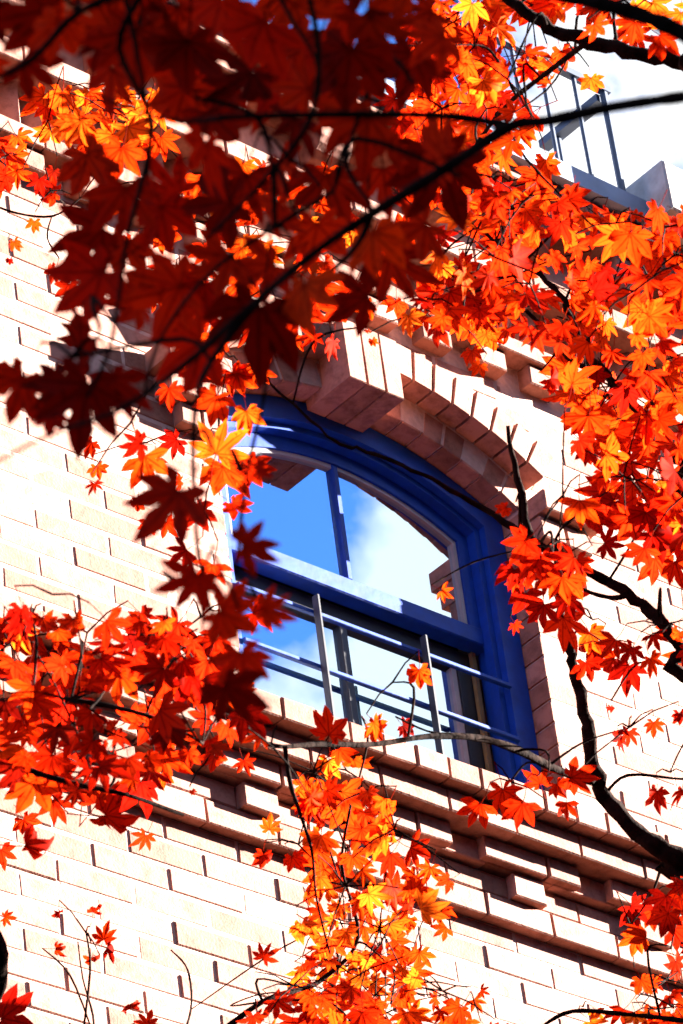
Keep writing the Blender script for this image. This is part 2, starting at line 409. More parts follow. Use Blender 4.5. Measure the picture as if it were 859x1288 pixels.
# dentils, ledge and dogtooth frieze
x = 6.84 - 0.192 * 45
while x < 15:
    vis = hits_frame(x, -0.05, 6.9, 20)
    if vis: put_brick(x, x + 0.105, 6.864, 6.925, -0.045, 0.14, 'dentil_brick')
    else: extra.prism([(x, zf(6.864)), (x + 0.105, zf(6.864)), (x + 0.105, zf(6.925)), (x, zf(6.925))], -0.045, 0.1)
    x += 0.192
belt('recess_brick', 6.862, 6.924, 0.003, PITCH, 5.31, dep=0.1)
belt('ledge_brick', 6.930, 6.978, -0.062, PITCH, 5.4)
tooth = None
x = 5.33 - 0.0925 * 80
fz = MB()
while x < 15:
    pts = [(x + 0.0925, 0.045), (x + 0.052, 0.0), (x + 0.002, 0.05)]     # plan of one tooth
    if hits_frame(x, 0, 7.08, 40):
        b = MB()
        pl = [(0.0900, 0.047), (0.0520, 0.004), (0.0015, 0.052), (0.03, 0.09), (0.08, 0.09)]
        n = 5
        b.add([(p[0], p[1], -0.103) for p in pl] + [(p[0], p[1], 0.103) for p in pl],
              [tuple(range(n)), tuple(range(2 * n - 1, n - 1, -1))] + [(i, (i + 1) % n, n + (i + 1) % n, n + i) for i in range(n)])
        if tooth is None: tooth = b.mesh('dogtooth_brick', M_BRICK)
        link('dogtooth_brick', tooth, None, BLD, (x, 0, zf(7.083)))
    else:
        extra.add([(x + 0.09, 0.047, zf(6.98)), (x + 0.052, 0.004, zf(6.98)), (x + 0.0015, 0.052, zf(6.98)), (x + 0.09, 0.047, zf(7.186)), (x + 0.052, 0.004, zf(7.186)), (x + 0.0015, 0.052, zf(7.186))],
                  [(0, 1, 4, 3), (1, 2, 5, 4)])
    x += 0.0925
belt('ledge_brick', 7.190, 7.255, -0.060, PITCH, 5.36)
# brackets and cornice
x = 5.30 - 0.36 * 20
brk = None
while x < 15:
    if hits_frame(x, -0.1, 7.45, 60):
        if brk is None:
            b = MB(); prof = [(0.02, -0.05)]
            for i in range(7):
                t = i / 6 * math.pi / 2; prof.append((-0.10 * math.sin(t), -0.05 + 0.08 * (1 - math.cos(t))))
            prof += [(-0.10, 0.055), (0.02, 0.055)]
            n = len(prof)
            b.add([(-0.055, p[0], p[1]) for p in prof] + [(0.055, p[0], p[1]) for p in prof],
                  [tuple(range(n)), tuple(range(2 * n - 1, n - 1, -1))] + [(i, (i + 1) % n, n + (i + 1) % n, n + i) for i in range(n)])
            brk = b.mesh('cornice_bracket', M_BRICK)
        link('cornice_bracket', brk, None, BLD, (x, 0, zf(7.365)))
    x += 0.36
belt('cornice_brick', 7.424, 7.472, -0.118, PITCH, 5.4, dep=0.12)
belt('cornice_brick', 7.478, 7.522, -0.150, 0.104, 5.4, dep=0.12)
b = MB(); b.prism([(-2, zf(7.526)), (15, zf(7.526)), (15, zf(7.546)), (-2, zf(7.546))], -0.185, 0.4)
b.prism([(-2, zf(7.546)), (7.57, zf(7.546)), (7.57, zf(7.588)), (-2, zf(7.588))], -0.185, -0.165)
link('gutter', b.mesh('gutter', M_GUTTER), None, BLD)
o = link('brick_remainder', extra.mesh('brick_remainder', M_BRICK), None, BLD); o['kind'] = 'stuff'

# mortar and wall core with the window opening
b = MB()
gp = 0.006
b.prism([(-2, 0), (15, 0), (15, zf(5.13)), (-2, zf(5.13))], YL + 0.0016, 0.30)
b.prism([(-2, zf(5.13)), (15, zf(5.13)), (15, zf(5.39)), (-2, zf(5.39))], 0.012, 0.30)
b.prism([(-2, zf(5.39)), (CXW - HW - gp, zf(5.39)), (CXW - HW - gp, zf(6.30)), (-2, zf(6.30))], 0.0006, 0.30)
b.prism([(CXW + HW + gp, zf(5.39)), (15, zf(5.39)), (15, zf(6.30)), (CXW + HW + gp, zf(6.30))], 0.0006, 0.30)
arc = []
for i in range(25):
    a = TH - 2 * TH * i / 24
    arc.append((CXW + (R_IN + gp) * math.sin(a), zf(ZC + (R_IN + gp) * math.cos(a))))
xl, xr = CXW - HW - gp, CXW + HW + gp
for (pa, pb) in zip(arc[:-1], arc[1:]):
    b.prism([(pb[0], pb[1]), (pa[0], pa[1]), (pa[0], zf(6.98)), (pb[0], zf(6.98))], 0.0006, 0.30)
b.prism([(-2, zf(6.30)), (arc[-1][0], zf(6.30)), (arc[-1][0], zf(6.98)), (-2, zf(6.98))], 0.0006, 0.30)
b.prism([(arc[0][0], zf(6.30)), (15, zf(6.30)), (15, zf(6.98)), (arc[0][0], zf(6.98))], 0.0006, 0.30)
b.prism([(-2, zf(6.98)), (15, zf(6.98)), (15, zf(7.19)), (-2, zf(7.19))], 0.055, 0.30)
b.prism([(-2, zf(7.19)), (15, zf(7.19)), (15, zf(7.522)), (-2, zf(7.522))], 0.0006, 0.30)
link('mortar', b.mesh('mortar', M_MORTAR), None, BLD)
b = MB()
b.box(-2, 15, 7.9, 8.2, 0, zf(7.52)); b.box(-2, -1.7, 0.31, 7.9, 0, zf(7.52)); b.box(14.7, 15, 0.31, 7.9, 0, zf(7.52))
link('rear_wall', b.mesh('rear_wall', M_STONE), None, BLD)
b = MB(); b.box(-1.69, 14.69, 0.41, 7.89, zf(7.44), zf(7.51)); link('roof', b.mesh('roof', M_ROOF), None, BLD)

# roof railing and the parapet stub on the right
def uw(px, py, y):             # point of the plane y where a photo pixel looks
    d = fw + RT * ((px - IW / 2) / F_PX) - UP * ((py - IH / 2) / F_PX)
    k_ = (y + DIST) / d.y
    return CAM + d * k_
YR = -0.15
pA, pC, pD = uw(701, 197, YR), uw(744, 221, YR), uw(781, 232, YR)
zb = zf(7.54)
zt = uw(758, 116, YR).z
def bar(mb, p, q, r): mb.tube([Vector(p), Vector(q)], [r, r], 6)
for (px_, r_, yy) in ((pA.x, 0.007, YR), (pC.x, 0.007, YR), (pD.x, 0.011, YR), (pA.x - 0.11, 0.007, YR), (pA.x - 0.22, 0.007, YR), (pA.x - 0.33, 0.015, YR), (pD.x, 0.010, YR + 0.20)):
    m_ = MB(); bar(m_, (px_, yy, zb), (px_, yy, zt - (0.03 if yy > YR else 0)), r_)
    link('railing_post', m_.mesh('railing_post', M_STEEL), None, BLD)
m_ = MB(); m_.box(pA.x - 0.36, pD.x + 0.02, YR - 0.012, YR + 0.012, zt, zt + 0.022); link('top_rail', m_.mesh('top_rail', M_STEEL), None, BLD)
m_ = MB(); m_.box(pD.x - 0.018, pD.x + 0.018, YR + 0.013, YR + 0.26, zt - 0.028, zt - 0.002); link('side_rail', m_.mesh('side_rail', M_STEEL), None, BLD)
q = uw(784, 236, -0.02)
m_ = MB(); m_.prism([(pD.x + 0.05, zf(7.50)), (9.2, zf(7.50)), (9.2, zf(7.675)), (pD.x + 0.05, zf(7.675))], -0.275, 0.3, 0.006)
link('parapet', m_.mesh('parapet', M_STONE), None, BLD)

# ------------------------------------------------------------------ window
WIN = empty('window', (0, 0, 0)); WIN.parent = BLD; WIN.location = Vector((CXW, 0.1, zf(SILL_T))) - wloc(BLD)
def arch_band(hw0, hw1, r_out, r_in, z0, y0, y1, zc=ZC):
    """frame: two stiles plus an arched head between an outer and an inner outline; returns (mb)"""
    m = MB()
    for sg in (-1, 1):
        a = CXW + sg * hw0; b_ = CXW + sg * hw1
        xa, xb = min(a, b_), max(a, b_)
        zo = zc + math.sqrt(r_out ** 2 - hw0 ** 2); zi = zc + math.sqrt(r_in ** 2 - hw1 ** 2)
        zl, zr = (zo, zi) if a < b_ else (zi, zo)
        m.prism([(xa, zf(z0)), (xb, zf(z0)), (xb, zf(zr)), (xa, zf(zl))], y0, y1)
    n = 24; po, pi_ = [], []
    for i in range(n + 1):
        t = -1 + 2 * i / n
        po.append((CXW + hw0 * t, zf(zc + math.sqrt(r_out ** 2 - (hw0 * t) ** 2))))
        pi_.append((CXW + hw1 * t, zf(zc + math.sqrt(r_in ** 2 - (hw1 * t) ** 2))))
    v = []
    for yy in (y0, y1):
        v += [(p[0], yy, p[1]) for p in po] + [(p[0], yy, p[1]) for p in pi_]
    k = n + 1; f = []
    for i in range(n):
        f.append((i, i + 1, k + i + 1, k + i)); f.append((2 * k + i, 3 * k + i, 3 * k + i + 1, 2 * k + i + 1))
        f.append((k + i, k + i + 1, 3 * k + i + 1, 3 * k + i)); f.append((i + 1, i, 2 * k + i, 2 * k + i + 1))
    m.add(v, f)
    return m
def wpart(name, mb, m): return link(name, mb.mesh(name, m), None, WIN)
wpart('outer_frame', arch_band(0.517, 0.450, 0.996, 0.932, SILL_T, 0.066, 0.16), M_BLUE)
wpart('blind_stop', arch_band(0.4495, 0.432, 0.9315, 0.914, SILL_T, 0.088, 0.118), M_BLUE)
wpart('upper_sash', arch_band(0.449, 0.396, 0.926, 0.875, 6.055, 0.1185, 0.158), M_BLUE)
wpart('glazing_bead', arch_band(0.3958, 0.384, 0.8748, 0.863, 6.106, 0.126, 0.146), M_BEAD)
m_ = MB(); m_.prism([(CXW - 0.448, zf(6.052)), (CXW + 0.448, zf(6.052)), (CXW + 0.448, zf(6.106)), (CXW - 0.448, zf(6.106))], 0.114, 0.16, 0.004)
wpart('meeting_rail', m_, M_BLUE)
m_ = MB(); m_.prism([(CXW - 0.017, zf(6.107)), (CXW + 0.003, zf(6.107)), (CXW + 0.003, zf(ZC + 0.874)), (CXW - 0.017, zf(ZC + 0.874))], 0.120, 0.150, 0.004)
wpart('mullion', m_, M_BLUE)
def arch_pane(x0, x1, z0, y):
    m = MB(); n = 10; top = []
    for i in range(n + 1):
        xx = x1 + (x0 - x1) * i / n; top.append((xx, zf(ZC + math.sqrt(0.868 ** 2 - (xx - CXW) ** 2))))
    m.prism([(x0, zf(z0)), (x1, zf(z0))] + top, y, y + 0.005); return m
wpart('pane', arch_pane(CXW - 0.388, CXW - 0.0175, 6.104, 0.136), M_GLASS)
wpart('pane', arch_pane(CXW + 0.0035, CXW + 0.388, 6.104, 0.136), M_GLASS)
# lower sash, set behind the upper one
m_ = MB()
for sg in (-1, 1):
    a, b_ = sorted((CXW + sg * 0.449, CXW + sg * 0.375)); m_.prism([(a, zf(SILL_T)), (b_, zf(SILL_T)), (b_, zf(6.05)), (a, zf(6.05))], 0.166, 0.205)
m_.prism([(CXW - 0.3749, zf(5.452)), (CXW + 0.3749, zf(5.452)), (CXW + 0.3749, zf(5.53)), (CXW - 0.3749, zf(5.53))], 0.166, 0.205)
m_.prism([(CXW - 0.3749, zf(5.995)), (CXW + 0.3749, zf(5.995)), (CXW + 0.3749, zf(6.05)), (CXW - 0.3749, zf(6.05))], 0.166, 0.205)
wpart('lower_sash', m_, M_BLACK)
for sg in (-1, 1):
    m_ = MB(); a, b_ = sorted((CXW + sg * 0.3748, CXW + sg * 0.358)); m_.prism([(a, zf(5.531)), (b_, zf(5.531)), (b_, zf(5.994)), (a, zf(5.994))], 0.172, 0.19)
    wpart('glazing_bead', m_, M_BEAD)
m_ = MB(); m_.prism([(CXW - 0.022, zf(5.531)), (CXW + 0.004, zf(5.531)), (CXW + 0.004, zf(5.994)), (CXW - 0.022, zf(5.994))], 0.167, 0.20, 0.003)
wpart('mullion', m_, M_BLACK)
for (a, b_) in ((CXW - 0.374, CXW - 0.0225), (CXW + 0.0045, CXW + 0.374)):
    m_ = MB(); m_.prism([(a, zf(5.5295)), (b_, zf(5.5295)), (b_, zf(5.9955)), (a, zf(5.9955))], 0.182, 0.187); wpart('pane', m_, M_GLASS)
for sg in (-1, 1):
    m_ = MB(); a, b_ = sorted((CXW + sg * 0.4315, CXW + sg * 0.418)); m_.prism([(a, zf(SILL_T)), (b_, zf(SILL_T)), (b_, zf(6.05)), (a, zf(6.05))], 0.150, 0.162)
    wpart('brass_strip', m_, M_BRASS)
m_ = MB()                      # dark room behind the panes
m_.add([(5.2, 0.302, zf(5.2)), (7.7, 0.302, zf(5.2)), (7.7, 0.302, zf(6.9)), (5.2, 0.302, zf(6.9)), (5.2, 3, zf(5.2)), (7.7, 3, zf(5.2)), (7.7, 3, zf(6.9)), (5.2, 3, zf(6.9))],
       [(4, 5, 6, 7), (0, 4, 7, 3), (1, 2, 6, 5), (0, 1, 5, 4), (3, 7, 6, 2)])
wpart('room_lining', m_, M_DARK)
# guard rail across the lower sash
GRD = empty('window_guard', (0, 0, 0)); GRD.parent = BLD; GRD.location = Vector((CXW, 0.06, zf(5.7))) - wloc(BLD)
for zz in (5.898, 5.737):
    m_ = MB(); m_.prism([(CXW - 0.449, zf(zz)), (CXW + 0.449, zf(zz)), (CXW + 0.449, zf(zz + 0.012)), (CXW - 0.449, zf(zz + 0.012))], 0.056, 0.068, 0.002)
    link('bar', m_.mesh('bar', M_BLUE), None, GRD)
for xx in (6.218, 6.572):
    m_ = MB(); m_.prism([(xx, zf(5.455)), (xx + 0.008, zf(5.455)), (xx + 0.008, zf(5.945)), (xx, zf(5.945))], 0.035, 0.0555, 0.0015)
    link('post', m_.mesh('post', M_BLACK), None, GRD)

# ------------------------------------------------------------------ maple leaves
def leaf_mesh(seed, curl, fold, wide=0.17, lobes=7, m=None, petiole=0.75):
    rr = random.Random(seed)
    angs = {7: (-118, -78, -39, 0, 39, 78, 118), 5: (-84, -42, 0, 42, 84)}[lobes]
    lens = {7: (0.46, 0.76, 0.94, 1.0, 0.94, 0.76, 0.46), 5: (0.66, 0.9, 1.0, 0.9, 0.66)}[lobes]
    v, vein, f = [], [], []
    def P(r, a, off, e):       # r along the lobe, off across it
        x = r * math.sin(a) + off * math.cos(a); y = r * math.cos(a) - off * math.sin(a)
        v.append((x, y, 0.0)); vein.append(e); return len(v) - 1
    c = P(0, 0, 0, 0)
    n = len(angs); A = [math.radians(a + rr.uniform(-8, 8)) for a in angs]; Ls = [l * rr.uniform(0.82, 1.1) for l in lens]
    sin_ = []
    for i in range(n + 1):
        if i == 0: a, s = A[0] - 0.36, 0.20
        elif i == n: a, s = A[-1] + 0.36, 0.20
        else: a, s = (A[i - 1] + A[i]) / 2, 0.36 * min(Ls[i - 1], Ls[i]) + 0.03
        v.append((s * math.sin(a), s * math.cos(a), 0)); vein.append(0.8); sin_.append(len(v) - 1)
    bend = []
    for i in range(n):
        a, l = A[i], Ls[i]; wv = wide * l ** 0.6 * rr.uniform(0.9, 1.1)
        sw = rr.uniform(-0.05, 0.05)
        ml = P(0.50 * l, a, 0, 0); wl = P(0.55 * l, a, -wv, 1); wr = P(0.55 * l, a, wv, 1)
        m2 = P(0.78 * l, a, sw * 0.5, 0); vl = P(0.79 * l, a, -wv * 0.58 + sw * .5, 1); vr = P(0.79 * l, a, wv * 0.58 + sw * .5, 1); t = P(l, a, sw, 0.3)
        f += [(c, sin_[i], wl, ml), (c, ml, wr, sin_[i + 1]), (ml, wl, vl, m2), (ml, m2, vr, wr), (m2, vl, t), (m2, t, vr)]
        bend.append((a, rr.uniform(0.4, 1.5)))
    out = []
    px_ = rr.uniform(0, 6)
    for (x, y, z_), e in zip(v, vein):
        r = math.hypot(x, y); a = math.atan2(x, y)
        k = min(bend, key=lambda q: abs(q[0] - a))[1] * curl
        z_ = fold * e * (0.25 + r) - 0.02
        if k > 0.01 and r > 0:
            rn = math.sin(k * r) / k; zz = -(1 - math.cos(k * r)) / k
            x *= rn / r; y *= rn / r; z_ = z_ * math.cos(k * r) + zz
        z_ += 0.05 * math.sin(4 * x + px_) * r
        out.append((x, y, z_))
    v = out
    if petiole:
        q = [Vector((0, 0.02, 0)), Vector((0.03, -0.35 * petiole, 0.06)), Vector((0.0, -petiole, 0.20))]
        mb = MB(); mb.tube(q, [0.016, 0.013, 0.018], 3, False); k = len(v)
        v += mb.v; vein += [0.0] * len(mb.v); f += [tuple(i + k for i in g_) for g_ in mb.f]
    me = bpy.data.meshes.new('leaf'); me.from_pydata(v, [], f); me.update()
    me.polygons.foreach_set('use_smooth', [True] * len(f))
    at_ = me.attributes.new('vein', 'FLOAT', 'POINT'); at_.data.foreach_set('value', vein)
    if m: me.materials.append(m)
    return me
FORMS = [(0.25, 0.05), (0.5, 0.08), (0.7, 0.10), (0.95, 0.06), (0.4, 0.14), (0.15, 0.03), (1.2, 0.12), (1.5, 0.18), (0.8, 0.2), (1.0, 0.03)]
LM = {}
for tn in LEAF:
    LM[tn] = [leaf_mesh(11 + i * 7, cu, fo, 0.15 + 0.022 * (i % 4), 5 if i in (4, 9) else 7, LEAF[tn]) for i, (cu, fo) in enumerate(FORMS)]
    LM[tn + 'c'] = [leaf_mesh(90 + i, 2.3 + 0.5 * i, 0.3, 0.15, 5, LEAF[tn]) for i in range(3)]   # shrivelled

def leaf_matrix(p, size, ang, tilt, spin, flip, rnd):
    a = math.radians(ang)
    Y = (RT * math.cos(a) - UP * math.sin(a)).normalized()
    Z = -fw if not flip else fw.copy()
    X = Y.cross(Z).normalized()
    m = Matrix((X, Y, Z)).transposed()
    ax = Vector((math.cos(spin), math.sin(spin), 0))
    m = m @ Matrix.Rotation(tilt, 3, ax)
    return Matrix.Translation(p) @ (m * size).to_4x4()
class Tree:
    def __init__(s, name, base, label):
        s.root = tag(empty(name, base), label, 'tree', 'maples in front of the brick building'); s.base = Vector(base); s.leaves = []; s.limb = []; s.nb = 0
    def trunk(s, pts, rads):
        mb = MB(); P_, R_ = smooth_path(pts, rads, 6); mb.tube(P_, R_, 12)
        link('trunk', mb.mesh('trunk', M_BARK, True), None, s.root)
        s.limb += [(p, r) for p, r in zip(P_, R_)]
    def branch(s, pts, rads, name='branch', seg=7, wig=0.0):
        P_, R_ = smooth_path(pts, rads, 5)
        if wig: P_ = [p + Vector((random.uniform(-wig, wig), random.uniform(-wig, wig), random.uniform(-wig, wig))) for p in P_]
        R_ = [r * random.uniform(0.88, 1.15) for r in R_]
        mb = MB(); mb.tube(P_, R_, seg)
        link(name, mb.mesh(name, M_BARK, True), None, s.root)
        s.limb += [(p, r) for p, r in zip(P_, R_)]
    def leaf(s, px, py, t, span, ang, tone, tilt=None, curled=False, flip=None):
        size = span * t / F_PX / 1.72
        if curled: size *= 1.5
        if tilt is None: tilt = random.gauss(0, 0.45)
        tilt = max(-1.0, min(1.0, tilt))
        if flip is None: flip = random.random() < 0.6
        # the blade is centred on the given pixel: step back from its middle to the stalk
        a = math.radians(ang); cen = 0.38 * size * (1 if not curled else 0.6)
        p = at(px, py, t) - (RT * math.cos(a) - UP * math.sin(a)) * cen
        m = leaf_matrix(p, size, ang, tilt, random.uniform(0, 6.28), flip, None)
        s.leaves.append((m, tone + ('c' if curled else ''), random.randrange(3 if curled else 10), span, inside(px, py)))
    def finish(s):
        vis = [l for l in s.leaves if l[4]]; vis.sort(key=lambda l: -l[3])
        rest = [l for l in s.leaves if not l[4]] + vis[300:]
        li = s.root.location
        for (m, tn, k, sp, _) in vis[:300]:
            o = bpy.data.objects.new('leaf', LM[tn][k]); C.objects.link(o); o.parent = s.root
            o.matrix_basis = Matrix.Translation(-li) @ m
        if rest:
            v, f, ve, mi = [], [], [], []; mats = list(LEAF)
            for (m, tn, k, sp, _) in rest:
                me = LM[tn][k]; o_ = len(v); va = me.attributes['vein'].data
                v += [tuple(m @ q.co) for q in me.vertices]; ve += [q.value for q in va]
                f += [tuple(i + o_ for i in p.vertices) for p in me.polygons]; mi += [mats.index(tn[0])] * len(me.polygons)
            me = bpy.data.meshes.new('foliage'); me.from_pydata(v, [], f); me.update()
            for tn in mats: me.materials.append(LEAF[tn])
            me.polygons.foreach_set('material_index', mi); me.polygons.foreach_set('use_smooth', [True] * len(f))
            at_ = me.attributes.new('vein', 'FLOAT', 'POINT'); at_.data.foreach_set('value', ve)
            o = link('foliage', me, None, s.root); o['kind'] = 'stuff'
        # twigs from the nearest limb to bunches of leaves
        pts = [l[0] @ Vector((0, -0.72, 0.18)) for l in s.leaves if -80 < proj(l[0].translation)[0] < IW + 80 and -80 < proj(l[0].translation)[1] < IH + 80]
        random.shuffle(pts); used = [False] * len(pts)
        for i, p in enumerate(pts):
            if used[i]: continue
            grp = [j for j in range(len(pts)) if not used[j] and (pts[j] - p).length < 0.021 * (p - CAM).length][:7]
            for j in grp: used[j] = True
            cen = sum((pts[j] for j in grp), Vector()) / len(grp)
            q, qr = min(s.limb, key=lambda b_: (b_[0] - cen).length)
            far = (q - cen).length > 0.034 * (cen - CAM).length
            mb = MB(); mid = q.lerp(cen, 0.5) + Vector((random.uniform(-.03, .03), random.uniform(-.03, .03), random.uniform(0, .05)))
            if not far: P_, R_ = smooth_path([q, mid, cen], [min(qr * .6, .0030), .0020, .0014], 4); mb.tube(P_, R_, 4, False)
            for j in grp:
                if (pts[j] - cen).length > 0.004: mb.tube([cen, pts[j].lerp(cen, .5) + Vector((0, 0, .006)), pts[j]], [.0017, .0013, .0011], 3, False)
            if mb.f: link('twig', mb.mesh('twig', M_BARK, True), None, s.root)
def inside(px, py): return -40 < px < IW + 40 and -40 < py < IH + 40
def smooth_path(pts, rads, k):
    P_, R_ = [], []; n = len(pts)
    for i in range(n - 1):
        p0, p1, p2, p3 = pts[max(i - 1, 0)], pts[i], pts[i + 1], pts[min(i + 2, n - 1)]
        for j in range(k):
            t = j / k
            P_.append(0.5 * ((2 * p1) + (p2 - p0) * t + (2 * p0 - 5 * p1 + 4 * p2 - p3) * t * t + (3 * p1 - p0 - 3 * p2 + p3) * t ** 3))
            R_.append(rads[i] + (rads[i + 1] - rads[i]) * t)
    P_.append(pts[-1].copy()); R_.append(rads[-1])
    return P_, R_
def pix(lst): return [at(a, b_, t) for (a, b_, t) in lst]
def prad(lst, px): return [w_ * t / F_PX / 2 for (a, b_, t), w_ in zip(lst, px)]
def inpoly(x, y, poly):
    c = False
    for (x0, y0), (x1, y1) in zip(poly, poly[1:] + poly[:1]):
        if (y0 > y) != (y1 > y) and x < (x1 - x0) * (y - y0) / (y1 - y0) + x0: c = not c
    return c
def fill(tree, poly, n, span, depth, tones, ang=(90, 45), tilt=0.5, gap=0.36, holes=()):
    xs = [p[0] for p in poly]; ys = [p[1] for p in poly]; pts = []; tries = 0
    while len(pts) < n and tries < n * 60:
        tries += 1
        x, y = random.uniform(min(xs), max(xs)), random.uniform(min(ys), max(ys))
        if not inpoly(x, y, poly): continue
        if any((x - a) ** 2 + (y - b_) ** 2 < c * c for a, b_, c in holes): continue
        sp = random.uniform(*span)
        if any((x - a) ** 2 + (y - b_) ** 2 < (gap * (sp + s2) / 2) ** 2 for a, b_, s2 in pts): continue
        pts.append((x, y, sp))
        tree.leaf(x, y, random.uniform(*depth), sp, random.gauss(*ang), random.choice(tones), random.gauss(0, tilt))

# --- near maple: shaded foreground boughs
NB = at(3000, 260, 3.6); NB = Vector((NB.x, NB.y, 0))
NEAR = Tree('maple_tree', NB, 'dark red maple closest to the viewer, its shaded crimson leaves filling the upper left')
def zpix(px, py, t): return Vector((0, 0, at(px, py, t).z))
top = Vector((NB.x, NB.y, at(3000, -300, 3.6).z))
NEAR.trunk([NB.copy(), NB + Vector((0.03, -0.05, 1.4)), NB + Vector((-.02, 0.02, 2.8)), top], [0.11, 0.085, 0.07, 0.04])
def limb(T, lst, px, start=None, srad=None, **kw):
    P_ = pix(lst); R_ = prad(lst, px)
    if start is not None: P_ = [start] + P_; R_ = [srad] + R_
    T.branch(P_, R_, **kw)
limb(NEAR, [(2300, 290, 3.3), (1600, 215, 2.9), (1150, 158, 2.6), (900, 118, 2.48), (859, 122, 2.48), (770, 135, 2.48), (690, 152, 2.48), (640, 160, 2.48), (560, 212, 2.43), (420, 300, 2.38), (330, 372, 2.33), (240, 452, 2.28), (150, 515, 2.23), (60, 548, 2.18), (-40, 600, 2.18)], [60, 40, 24, 16, 15, 14, 15, 17, 14, 12, 11, 9, 7, 5, 4], NB + zpix(3000, 330, 3.6), 0.03)
limb(NEAR, [(640, 158, 2.48), (560, 146, 2.48), (430, 144, 2.43), (300, 147, 2.38), (220, 152, 2.38), (120, 120, 2.28)], [12, 11, 9, 8, 6, 4])
limb(NEAR, [(2300, 600, 3.2), (1600, 390, 2.9), (1180, 205, 2.6), (930, 80, 2.5), (859, 42, 2.5), (790, 14, 2.5), (690, -8, 2.5), (560, -30, 2.5), (380, -40, 2.5), (180, -10, 2.5), (100, 15, 2.5), (40, 75, 2.5), (-20, 105, 2.5)], [64, 48, 34, 26, 24, 22, 18, 15, 13, 11, 10, 8, 6], NB + zpix(3000, 700, 3.6), 0.035)
limb(NEAR, [(470, 265, 2.82), (440, 320, 2.8), (350, 400, 2.8), (332, 500, 2.8), (310, 600, 2.8), (296, 720, 2.8)], [8, 7, 6, 5, 5, 4])
limb(NEAR, [(330, 372, 2.75), (265, 455, 2.7), (246, 510, 2.65), (243, 600, 2.65), (250, 700, 2.65), (268, 790, 2.65), (252, 880, 2.65)], [9, 8, 7, 6, 6, 5, 4])
limb(NEAR, [(180, -10, 2.5), (150, 60, 2.5), (190, 160, 2.6), (160, 300, 2.6), (140, 430, 2.6), (110, 500, 2.6)], [9, 8, 7, 6, 5, 4])
limb(NEAR, [(380, -40, 2.5), (400, 60, 2.6), (390, 150, 2.7), (330, 230, 2.7), (260, 300, 2.7)], [9, 8, 7, 6, 4])
limb(NEAR, [(180, 500, 2.65), (205, 420, 2.65), (280, 330, 2.7), (420, 240, 2.75)], [4, 5, 5, 6])
MASS = [(75, -60), (520, -60), (540, 60), (515, 120), (585, 215), (570, 290), (520, 345), (470, 395), (400, 380), (345, 440), (280, 420), (215, 470), (160, 470), (100, 395), (75, 300), (80, 215), (120, 130), (60, 50)]
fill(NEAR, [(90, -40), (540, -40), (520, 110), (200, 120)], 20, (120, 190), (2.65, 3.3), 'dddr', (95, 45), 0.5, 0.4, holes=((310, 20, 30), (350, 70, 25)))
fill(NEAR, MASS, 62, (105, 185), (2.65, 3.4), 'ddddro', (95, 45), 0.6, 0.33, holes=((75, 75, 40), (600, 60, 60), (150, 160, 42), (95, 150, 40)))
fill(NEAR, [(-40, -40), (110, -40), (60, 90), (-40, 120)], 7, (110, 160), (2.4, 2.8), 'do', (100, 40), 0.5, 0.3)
for a in ((100, 520, 175, 105, 'd'), (20, 495, 110, 115, 'd'), (60, 500, 120, 140, 'd'), (150, 500, 120, 70, 'd'), (205, 645, 155, 125, 'd'), (235, 745, 120, 120, 'r'), 
          (325, 683, 95, -10, 'd'), (335, 590, 55, -5, 'r'), (300, 780, 120, 25, 'r'), (305, 845, 110, 85, 'r'),
          (350, 770, 80, 10, 'r'), (295, 885, 120, 60, 'd'),
          (60, 535, 70, 100, 'r')):
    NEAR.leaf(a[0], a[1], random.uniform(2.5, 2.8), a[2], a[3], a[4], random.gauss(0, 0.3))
# unseen crown added towards the sun to shade the near maple
random.seed(21)
for i in range(600):
    while True:
        p = Vector((random.gauss(0, 1), random.gauss(0, 1), random.gauss(0, 1))).normalized() * random.random() ** 0.4
        p = Vector((5.2 + 2.6 * p.x, -6.0 + 1.3 * p.y, 3.9 + 1.6 * p.z))
        a, b_, z_ = proj(p)
        if z_ < 0.3 or not (-120 < a < IW + 120 and -120 < b_ < IH + 120): break
    m = Matrix.Translation(p) @ Matrix.Rotation(random.uniform(0, 6.28), 4, 'Z') @ Matrix.Rotation(random.gauss(0, 0.6), 4, 'X') @ Matrix.Rotation(random.gauss(0, 0.6), 4, 'Y') @ Matrix.Scale(random.uniform(0.06, 0.085), 4)
    NEAR.leaves.append((m, random.choice('dr'), random.randrange(7), 1, False))
for k_ in range(9):
    e_ = Vector((5.2 + random.uniform(-2, 2.2), -6.0 + random.uniform(-1, 1), 3.9 + random.uniform(-1, 1.2)))
    s0 = NB + Vector((0, 0, random.uniform(2.0, 3.8)))
    NEAR.branch([s0, s0.lerp(e_, 0.5) + Vector((0, 0, 0.2)), e_], [0.03, 0.02, 0.006])

